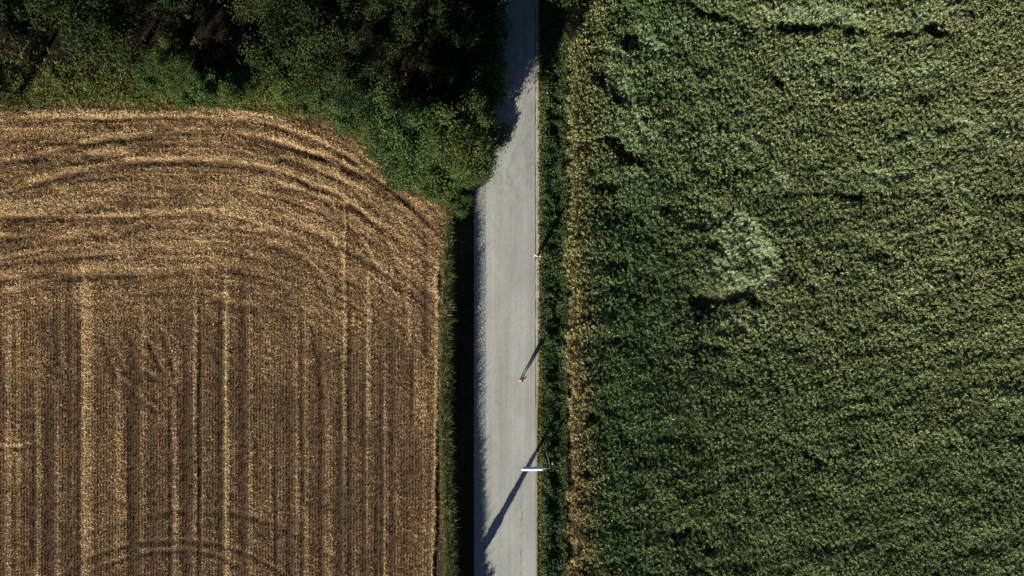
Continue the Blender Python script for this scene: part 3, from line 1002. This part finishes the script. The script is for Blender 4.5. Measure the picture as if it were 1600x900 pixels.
def make_tree_proto(seed, H, rad, ncl, per, lsize, tint):
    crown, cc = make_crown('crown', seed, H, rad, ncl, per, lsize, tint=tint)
    rg = np.random.default_rng(seed + 100)
    z = np.linspace(0, H * 0.8, 8)
    path = np.stack([0.10 * np.sin(z * 0.8 + seed), 0.10 * np.cos(z * 0.7 + seed), z - 0.15], -1)
    r0 = 0.028 * H
    V, Fc = tube(path, r0 * (1 - 0.85 * np.linspace(0, 1, 8)) * np.where(np.arange(8) == 0, 1.4, 1), 8)
    tr = bpy.data.meshes.new('trunk')
    tr.from_pydata([tuple(v) for v in V], [], [tuple(dict.fromkeys(f)) for f in Fc])
    tr.materials.append(M_BARK)
    limbs = []
    pick = rg.choice(len(cc), 7, replace=False)
    for i in pick:
        t = rg.uniform(0.3, 0.75)
        a = np.array([np.interp(t * H * .8, z, path[:, k]) for k in range(3)])
        e = cc[i]
        mid = (a + e) / 2 + np.array([0, 0, 0.12 * H * rg.uniform(-.3, .8)])
        tt = np.linspace(0, 1, 6)[:, None]
        pth = (1 - tt) ** 2 * a + 2 * tt * (1 - tt) * mid + tt ** 2 * e
        V, Fc = tube(pth, r0 * 0.42 * (1 - 0.85 * np.linspace(0, 1, 6)), 6)
        lm = bpy.data.meshes.new('limb')
        lm.from_pydata([tuple(v) for v in V], [], [tuple(dict.fromkeys(f)) for f in Fc])
        lm.materials.append(M_BARK)
        limbs.append(lm)
    return H, rad, crown, tr, limbs


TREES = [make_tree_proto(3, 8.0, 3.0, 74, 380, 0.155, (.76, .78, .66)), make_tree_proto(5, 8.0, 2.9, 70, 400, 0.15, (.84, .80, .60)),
         make_tree_proto(9, 8.0, 3.1, 80, 350, 0.16, (.34, .36, .29)), make_tree_proto(14, 8.0, 3.0, 66, 400, 0.155, (.42, .39, .28))]  # back-wood leaves tinted darker: the woodland shade is put into their colour
SHRUBS = [make_crown('foliage', 21, 3.0, 1.5, 46, 210, 0.145, 0.48, 0.46, (0.95, 1.02, .84)), make_crown('foliage', 24, 3.0, 1.6, 48, 200, 0.145, 0.48, 0.46, (1.05, 1.05, .76))]


def place_tree(i, px, py, H, rad, rz, label, group='trees at the top left'):
    h0, r0, crown, tr, limbs = TREES[i]
    zc = 1.0 + 0.62 * H
    X, Y = P(px, py, zc)
    gz = float(terrain(np.array(X), np.array(Y)))
    t = empty('broadleaf_tree', (X, Y, gz), rz)
    t.scale = (rad / r0, rad / r0, H / h0)
    tag(t, label, 'tree', group)
    link('crown', crown, None, t)
    link('trunk', tr, None, t)
    for lm in limbs: link('limb', lm, None, t)
    return t


def place_shrub(i, px, py, H, rad, rz, label, group='shrubs along the field margin'):
    me, cc = SHRUBS[i % 2]
    X, Y = P(px, py, 1.0 + 0.5 * H)
    gz = float(terrain(np.array(X), np.array(Y)))
    t = empty('shrub', (X, Y, gz), rz)
    t.scale = (rad / 1.55, rad / 1.55, H / 3.0)
    tag(t, label, 'shrub', group)
    link('foliage', me, None, t)
    for k in range(3):
        a = 2.1 * k + i
        e = np.array([0.5 * math.cos(a), 0.5 * math.sin(a), 1.5])
        pth = np.array([[0.05 * math.cos(a), 0.05 * math.sin(a), -0.15], e * 0.45 + [0, 0, .1], e])
        tube_obj('stem', pth, [0.05, 0.035, 0.015], M_BARK, t, 6)
    return t


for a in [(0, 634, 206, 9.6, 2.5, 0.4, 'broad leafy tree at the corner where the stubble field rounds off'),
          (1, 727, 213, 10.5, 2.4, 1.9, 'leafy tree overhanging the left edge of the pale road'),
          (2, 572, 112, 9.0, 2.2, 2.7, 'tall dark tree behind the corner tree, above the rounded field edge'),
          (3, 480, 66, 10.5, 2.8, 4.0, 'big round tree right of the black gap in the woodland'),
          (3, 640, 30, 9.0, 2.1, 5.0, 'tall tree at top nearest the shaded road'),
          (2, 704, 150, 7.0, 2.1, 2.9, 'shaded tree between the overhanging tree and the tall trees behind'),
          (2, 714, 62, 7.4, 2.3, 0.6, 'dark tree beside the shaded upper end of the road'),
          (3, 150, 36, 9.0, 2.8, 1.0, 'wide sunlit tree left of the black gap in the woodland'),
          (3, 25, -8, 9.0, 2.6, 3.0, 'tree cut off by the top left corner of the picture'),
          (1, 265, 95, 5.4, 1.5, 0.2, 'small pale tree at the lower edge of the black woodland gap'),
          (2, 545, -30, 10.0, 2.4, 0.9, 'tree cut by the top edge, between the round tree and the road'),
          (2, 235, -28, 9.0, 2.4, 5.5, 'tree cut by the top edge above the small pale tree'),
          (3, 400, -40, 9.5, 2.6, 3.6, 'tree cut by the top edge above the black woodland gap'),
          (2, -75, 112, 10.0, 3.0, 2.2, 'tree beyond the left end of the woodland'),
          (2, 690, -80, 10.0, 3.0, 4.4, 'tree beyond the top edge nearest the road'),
          (2, 800, -190, 13.0, 3.4, 2.0, 'unseen tall tree added over the road beyond the top edge to block skylight'),  # unseen, like both after it: added to hold skylight off the upper road
          (3, 885, -125, 13.0, 3.4, 0.3, 'unseen tall tree added right of the road beyond the top edge to block skylight'),
          (2, 745, -95, 13.0, 3.4, 5.2, 'unseen tall tree added left of the road beyond the top edge to block skylight'),
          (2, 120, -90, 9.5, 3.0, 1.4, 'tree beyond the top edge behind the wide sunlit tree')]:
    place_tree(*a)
for a in [(0, 545, 178, 1.9, 1.3, 0.3, 'low green shrub on the upper bend of the field edge'),
          (1, 590, 205, 2.2, 1.3, 1.3, 'rounded shrub on the steepest bend of the field edge'),
          (0, 632, 262, 2.3, 1.5, 2.3, 'shrub at the foot of the corner tree beside the stubble'),
          (1, 684, 282, 2.0, 1.5, 3.3, 'shrub just above the tip of the stubble field'),
          (0, 728, 268, 2.2, 1.25, 4.3, 'shrub touching the gravel shoulder under the overhanging tree'),
          (1, 742, 242, 2.4, 1.2, 5.3, 'shrub leaning over the left edge of the road'),
          (0, 716, 318, 1.2, 0.8, 0.9, 'small low shrub between the stubble tip and the gravel'),
          (1, 282, 138, 1.6, 1.1, 1.7, 'pale low shrub in the grass margin below the small tree'),
          (0, 232, 118, 2.2, 1.0, 2.6, 'narrow shrub in the margin left of the small tree'),
          (1, 452, 132, 2.0, 1.2, 3.8, 'shrub in the margin below the big round tree'),
          (0, 500, 152, 1.8, 1.1, 4.9, 'shrub in the margin where the field edge starts to bend'),
          (1, 380, 128, 1.4, 1.0, 5.9, 'dark low shrub in front of the black woodland gap'),
          (0, 665, 228, 3.2, 1.5, 0.7, 'tall shrub filling the space beside the corner tree'),
          (0, 748, 176, 4.2, 1.3, 1.2, 'dark shrub at the road edge where the tree shadow starts'),
          (1, 758, 112, 5.2, 1.4, 2.2, 'black shaded shrub beside the road, halfway up the tree shadow'),
          (0, 760, 48, 5.4, 1.5, 3.2, 'black shaded shrub beside the road near the top edge'),
          (1, 760, -18, 5.6, 1.5, 4.2, 'black shaded shrub beside the road beyond the top edge'),
          (0, 318, 134, 2.9, 1.2, 2.9, 'leafy shrub in the margin in front of the black woodland gap'),
          (1, 352, 138, 2.4, 1.0, 0.4, 'smaller shrub right of the leafy one before the woodland gap')]:
    place_shrub(*a)

# ------------------------------------------------------------------ street lamp on the right verge
M_POLE = plain_mat('galvanised_steel', (0.30, 0.32, 0.33), 0.45, 0.55, 0.2, 14)
M_WHITE = plain_mat('white_enamel', (0.62, 0.65, 0.66), 0.35, 0.0, 0.05, 6)
M_GLASS = plain_mat('opal_diffuser', (0.62, 0.64, 0.62), 0.25, 0.0, 0.05, 8)
LX, LY = P(860, 732, 5.2)
lz = float(terrain(np.array(LX), np.array(LY)))
lamp = empty('street_lamp', (LX, LY, lz))
tag(lamp, 'grey street lamp with long white head reaching over the road', 'street lamp')
HT = 5.15 - lz
tube_obj('pole', [(0, 0, -0.3), (0, 0, 0.0), (0, 0, 1.2), (0, 0, 1.25), (0, 0, HT - 0.25), (-0.03, 0, HT - 0.06), (-0.12, 0, HT + 0.02)],
         [0.075, 0.075, 0.072, 0.055, 0.042, 0.036, 0.03], M_POLE, lamp, 12)
tube_obj('base_collar', [(0, 0, -0.05), (0, 0, 0.04), (0, 0, 0.06)], [0.15, 0.15, 0.085], M_POLE, lamp, 12)
tube_obj('arm', [(-0.10, 0, HT + 0.015), (-0.3, 0, HT + 0.045), (-0.56, 0, HT + 0.085)], [0.032, 0.030, 0.030], M_POLE, lamp, 10)


def loft(name, secs, mat, parent):
    """secs: list of (x, y list, z list) cross sections"""
    V = []
    for x, yy, zz in secs: V += [(x, y, z) for y, z in zip(yy, zz)]
    m = len(secs[0][1])
    Fc = []
    for i in range(len(secs) - 1):
        for j in range(m):
            j2 = (j + 1) % m
            Fc.append((i * m + j, i * m + j2, (i + 1) * m + j2, (i + 1) * m + j))
    Fc.append(tuple(range(m))[::-1])
    Fc.append(tuple(range((len(secs) - 1) * m, len(secs) * m)))
    me = bpy.data.meshes.new(name)
    me.from_pydata(V, [], Fc)
    me.polygons.foreach_set('use_smooth', np.full(len(me.polygons), True))
    return link(name, me, mat, parent)


th = np.linspace(0, math.pi, 11)
secs = []
for x, s in [(-0.50, .55), (-0.53, .80), (-0.60, .93), (-0.9, 1.0), (-1.5, 1.0), (-1.88, .96), (-1.97, .85), (-2.02, .62), (-2.04, .35)]:
    zc = HT + 0.085 + (-x - 0.56) * 0.06
    secs.append((x, list(0.140 * s * np.cos(th)), list(zc + 0.15 * s * np.sin(th) ** 0.8)))
loft('lamp_housing', secs, M_WHITE, lamp)
secs = []
for x, s in [(-0.56, .7), (-0.62, .86), (-1.2, .9), (-1.85, .86), (-1.95, .7)]:
    zc = HT + 0.078 + (-x - 0.56) * 0.06
    secs.append((x, list(0.125 * s * np.cos(th)), list(zc - 0.08 * s * np.sin(th))))
loft('diffuser', secs, M_GLASS, lamp)

# ------------------------------------------------------------------ ivy-clad pole just outside the lower edge: it throws the long shadow
M_WOOD = plain_mat('weathered_wood', (0.17, 0.13, 0.095), 0.85, 0, 0.3, 10)
UX, UY = -4.15, -23.75
uz = float(terrain(np.array(UX), np.array(UY)))
up = empty('utility_pole', (UX, UY, uz))
tag(up, 'ivy covered wooden pole on the bank whose long shadow crosses the road by the lamp', 'pole')
tube_obj('pole', [(0, 0, -0.3), (0, 0, 2), (0, 0, 4.4), (0, 0, 6.0), (0, 0, 6.05)], [0.13, 0.12, 0.11, 0.10, 0.06], M_WOOD, up, 12)
m = 5200
zz = R.beta(1.0, 1.25, m) * 4.5
rr = (0.12 + 0.27 * (1 - zz / 4.5) ** 0.8 * (0.55 + 0.9 * vnoise(zz * 2.2, zz * 0, 3))) * np.sqrt(R.random(m))
aa = R.uniform(0, 6.283, m)
Lf = leaves(np.stack([rr * np.cos(aa), rr * np.sin(aa), zz], -1), R.uniform(.10, .2, m), R.uniform(.08, .15, m), R, 0.1)
soup('ivy', Lf, gcols(m, (0.03, 0.055, 0.02), (0.06, 0.09, 0.03)), M_LEAF, up)
for (sx, sy, sh, sr2, lb) in [(-4.2, -25.6, 1.9, 0.8, 'shrub on the bank just outside the lower edge')]:
    t = empty('shrub', (sx, sy, float(terrain(np.array(sx), np.array(sy)))), 1.1 * sh)
    t.scale = (sr2 / 1.55, sr2 / 1.55, sh / 3.0)
    tag(t, lb, 'shrub', 'shrubs on the road bank')
    link('foliage', SHRUBS[0][0], None, t)

# ------------------------------------------------------------------ two runners
M_SKIN = plain_mat('skin', (0.40, 0.26, 0.19), 0.5, 0, 0.05, 12)
M_SHOE = plain_mat('shoe', (0.03, 0.03, 0.035), 0.6, 0, 0.1, 12)
M_EYE = plain_mat('eye', (0.05, 0.04, 0.03), 0.2, 0, 0.05, 12)


def skin_obj(name, chains, mat, parent, sub=2, remesh=0.0):
    """chains: list of (points, radii, joins) ; joins = global index the first point welds to, or None"""
    V, E, Rd, roots = [], [], [], []
    for pts, rad, join in chains:
        prev = join
        if join is None: roots.append(len(V))
        for p_, r_ in zip(pts, rad):
            V.append(p_)
            Rd.append(r_)
            if prev is not None: E.append((prev, len(V) - 1))
            prev = len(V) - 1
    me = bpy.data.meshes.new(name)
    me.from_pydata(V, E, [])
    o = link(name, me, mat, parent)
    md = o.modifiers.new('skin', 'SKIN')
    md.use_smooth_shade = True
    sk = me.skin_vertices[0].data
    for i, r_ in enumerate(Rd):
        sk[i].radius = (r_, r_) if not isinstance(r_, tuple) else r_
        sk[i].use_root = i in roots
    s = o.modifiers.new('subdivision', 'SUBSURF')
    s.levels = sub
    s.render_levels = sub
    if remesh:
        r = o.modifiers.new('remesh', 'REMESH')
        r.mode = 'VOXEL'
        r.voxel_size = remesh
        r.use_smooth_shade = True
    # freeze the grown surface
    dg = bpy.context.evaluated_depsgraph_get()
    me2 = bpy.data.meshes.new_from_object(o.evaluated_get(dg))
    o.modifiers.clear()
    o.data = me2
    if not me2.materials: me2.materials.append(mat)
    me2.name = name
    return o


def ball(name, c, r, mat, parent, nu=12, nv=8, zmin=-1.0):
    V, Fc = [], []
    for i in range(nv + 1):
        ph = math.pi * i / nv
        for j in range(nu):
            t_ = 2 * math.pi * j / nu
            V.append((c[0] + r[0] * math.sin(ph) * math.cos(t_), c[1] + r[1] * math.sin(ph) * math.sin(t_), c[2] + r[2] * max(zmin, math.cos(ph))))
    for i in range(nv):
        for j in range(nu):
            Fc.append((i * nu + j, (i + 1) * nu + j, (i + 1) * nu + (j + 1) % nu, i * nu + (j + 1) % nu))
    me = bpy.data.meshes.new(name)
    me.from_pydata(V, [], Fc)
    me.polygons.foreach_set('use_smooth', np.full(len(me.polygons), True))
    return link(name, me, mat, parent)


def runner(loc, rz, label, mir, shirt_c, short_c, hair_c, kick=True):
    g = empty('person', loc, rz)
    tag(g, label, 'person', 'runners on the road')
    s = -1.0 if mir else 1.0
    q = lambda x, y, z: (x * s, y, z)
    J = dict(pel=q(0, 0, .96), wai=q(0, -.03, 1.10), che=q(0, -.07, 1.29), nk0=q(0, -.085, 1.43), nk1=q(0, -.10, 1.50),
             h0=q(0, -.125, 1.56), h1=q(0, -.12, 1.63), h2=q(0, -.11, 1.69))
    hipL, knL, anL, baL, toL = q(.095, -.01, .90), q(.10, -.27, .56), q(.10, -.14, .13), q(.10, -.22, .05), q(.10, -.33, .035)
    hipR, knR, anR, baR, toR = q(-.095, 0, .90), q(-.10, .06, .47), q(-.09, .46, .42), q(-.09, .53, .35), q(-.09, .57, .25)
    if not kick:                                   # feet passing close together
        knL, anL, baL, toL = q(.07, -.10, .53), q(.035, -.04, .12), q(.04, -.11, .05), q(.045, -.22, .035)
        knR, anR, baR, toR = q(-.07, -.05, .52), q(-.035, .08, .15), q(-.04, .04, .07), q(-.045, -.05, .035)
    shL, elL, wrL = q(.185, -.06, 1.39), q(.29, .16, 1.17), q(.27, -.06, 1.06)
    shR, elR, wrR = q(-.185, -.06, 1.39), q(-.29, -.02, 1.12), q(-.20, -.25, 1.20)
    body = [([J['pel'], J['wai'], J['che'], J['nk0'], J['nk1'], J['h0'], J['h1'], J['h2']],
             [(.13, .10), (.115, .088), (.135, .10), (.075, .07), .05, (.066, .082), (.074, .088), .055], None),
            ([hipL, knL, anL, baL, toL], [.085, .058, .036, .038, .026], 0),
            ([hipR, knR, anR, baR, toR], [.085, .058, .036, .038, .026], 0),
            ([shL, elL, wrL], [.055, .040, .027], 2), ([shR, elR, wrR], [.055, .040, .027], 2)]
    # nose and ears as small rooted chains, then a palm and five curled fingers per hand
    body.append(([q(0, -.19, 1.625), q(0, -.222, 1.605)], [.012, .014], None))
    for e in (-1, 1): body.append(([q(.065 * e, -.11, 1.615), q(.085 * e, -.105, 1.625)], [.012, .018], None))
    for w_, el in ((wrL, elL), (wrR, elR)):
        w_, el = np.array(w_), np.array(el)
        f = unit(w_ - el)
        sd_ = unit(np.cross(f, np.array([0, 0, 1.0])))
        dn = np.cross(sd_, f)
        if dn[2] > 0: dn = -dn
        body.append(([tuple(w_ - f * .01), tuple(w_ + f * .045), tuple(w_ + f * .08)], [.026, (.036, .024), (.034, .02)], None))
        for k, (o_, ln) in enumerate([(-.03, .062), (-.01, .074), (.01, .070), (.03, .055)]):
            b0 = w_ + f * .07 + sd_ * o_
            body.append(([tuple(b0), tuple(b0 + f * ln * .5), tuple(b0 + f * ln * .75 + dn * ln * .4), tuple(b0 + f * ln * .5 + dn * ln * .75)], [.0095, .009, .0085, .0075], None))
        inn = -1 if (w_[0] > 0) else 1
        t0 = w_ + f * .02 + np.array([inn * .03, 0, 0])
        body.append(([tuple(t0), tuple(t0 + f * .03 + np.array([inn * .018, 0, -.008])), tuple(t0 + f * .058 + np.array([inn * .01, 0, -.02]))], [.012, .010, .0085], None))
    skin_obj('body', body, M_SKIN, g, 2, 0.009)
    M_SH = plain_mat('shirt_cloth', shirt_c, 0.85, 0, 0.06, 18)
    M_PT = plain_mat('shorts_cloth', short_c, 0.8, 0, 0.1, 18)
    M_HR = plain_mat('hair', hair_c, 0.55, 0, 0.3, 40)
    lerp3 = lambda a, b, t_: tuple(np.array(a) * (1 - t_) + np.array(b) * t_)
    skin_obj('shirt', [([q(0, -.005, 1.0), J['wai'], J['che'], q(0, -.085, 1.415)], [(.145, .115), (.132, .105), (.152, .117), (.10, .085)], None),
                       ([shL, lerp3(shL, elL, .45)], [.070, .060], 2), ([shR, lerp3(shR, elR, .45)], [.070, .060], 2)], M_SH, g, 2)
    skin_obj('leggings', [([q(0, 0, 1.02), q(0, 0, .94)], [(.14, .112), (.145, .115)], None),
                        ([hipL, knL, lerp3(knL, anL, .8)], [.098, .070, .050], 1), ([hipR, knR, lerp3(knR, anR, .8)], [.098, .070, .050], 1)], M_PT, g, 2)
    for an, ba, to in ((anL, baL, toL), (anR, baR, toR)):
        an, ba, to = map(np.array, (an, ba, to))
        skin_obj('shoe', [([tuple(an * .75 + ba * .25), tuple(ba), tuple(to)], [.045, .048, .036], None)], M_SHOE, g, 2)
    ball('hair', q(0, -.098, 1.652), (.094, .106, .100), M_HR, g, 16, 10, zmin=-0.35)
    skin_obj('ponytail', [([q(0, -.01, 1.69), q(.01, .05, 1.68), q(.02, .09, 1.60), q(.03, .10, 1.50)], [.022, .03, .028, .012], None)], M_HR, g, 2)
    for e in (-1, 1): ball('eye', q(.03 * e, -.196, 1.635), (.012, .010, .010), M_EYE, g)
    return g


x1, y1 = P(816, 595, 1.55)
runner((x1, y1 + 0.10, 0.062), 0.12, 'runner in white top with reddish brown hair in the middle of the lane', False, (0.46, 0.38, 0.36), (0.03, 0.025, 0.03), (0.20, 0.06, 0.04), False)
x2, y2 = P(841, 400, 1.55)
runner((x2, y2 + 0.10, 0.030), -0.1, 'runner in cream top with brown hair at the right road edge', True, (0.48, 0.43, 0.36), (0.04, 0.03, 0.03), (0.17, 0.075, 0.04))
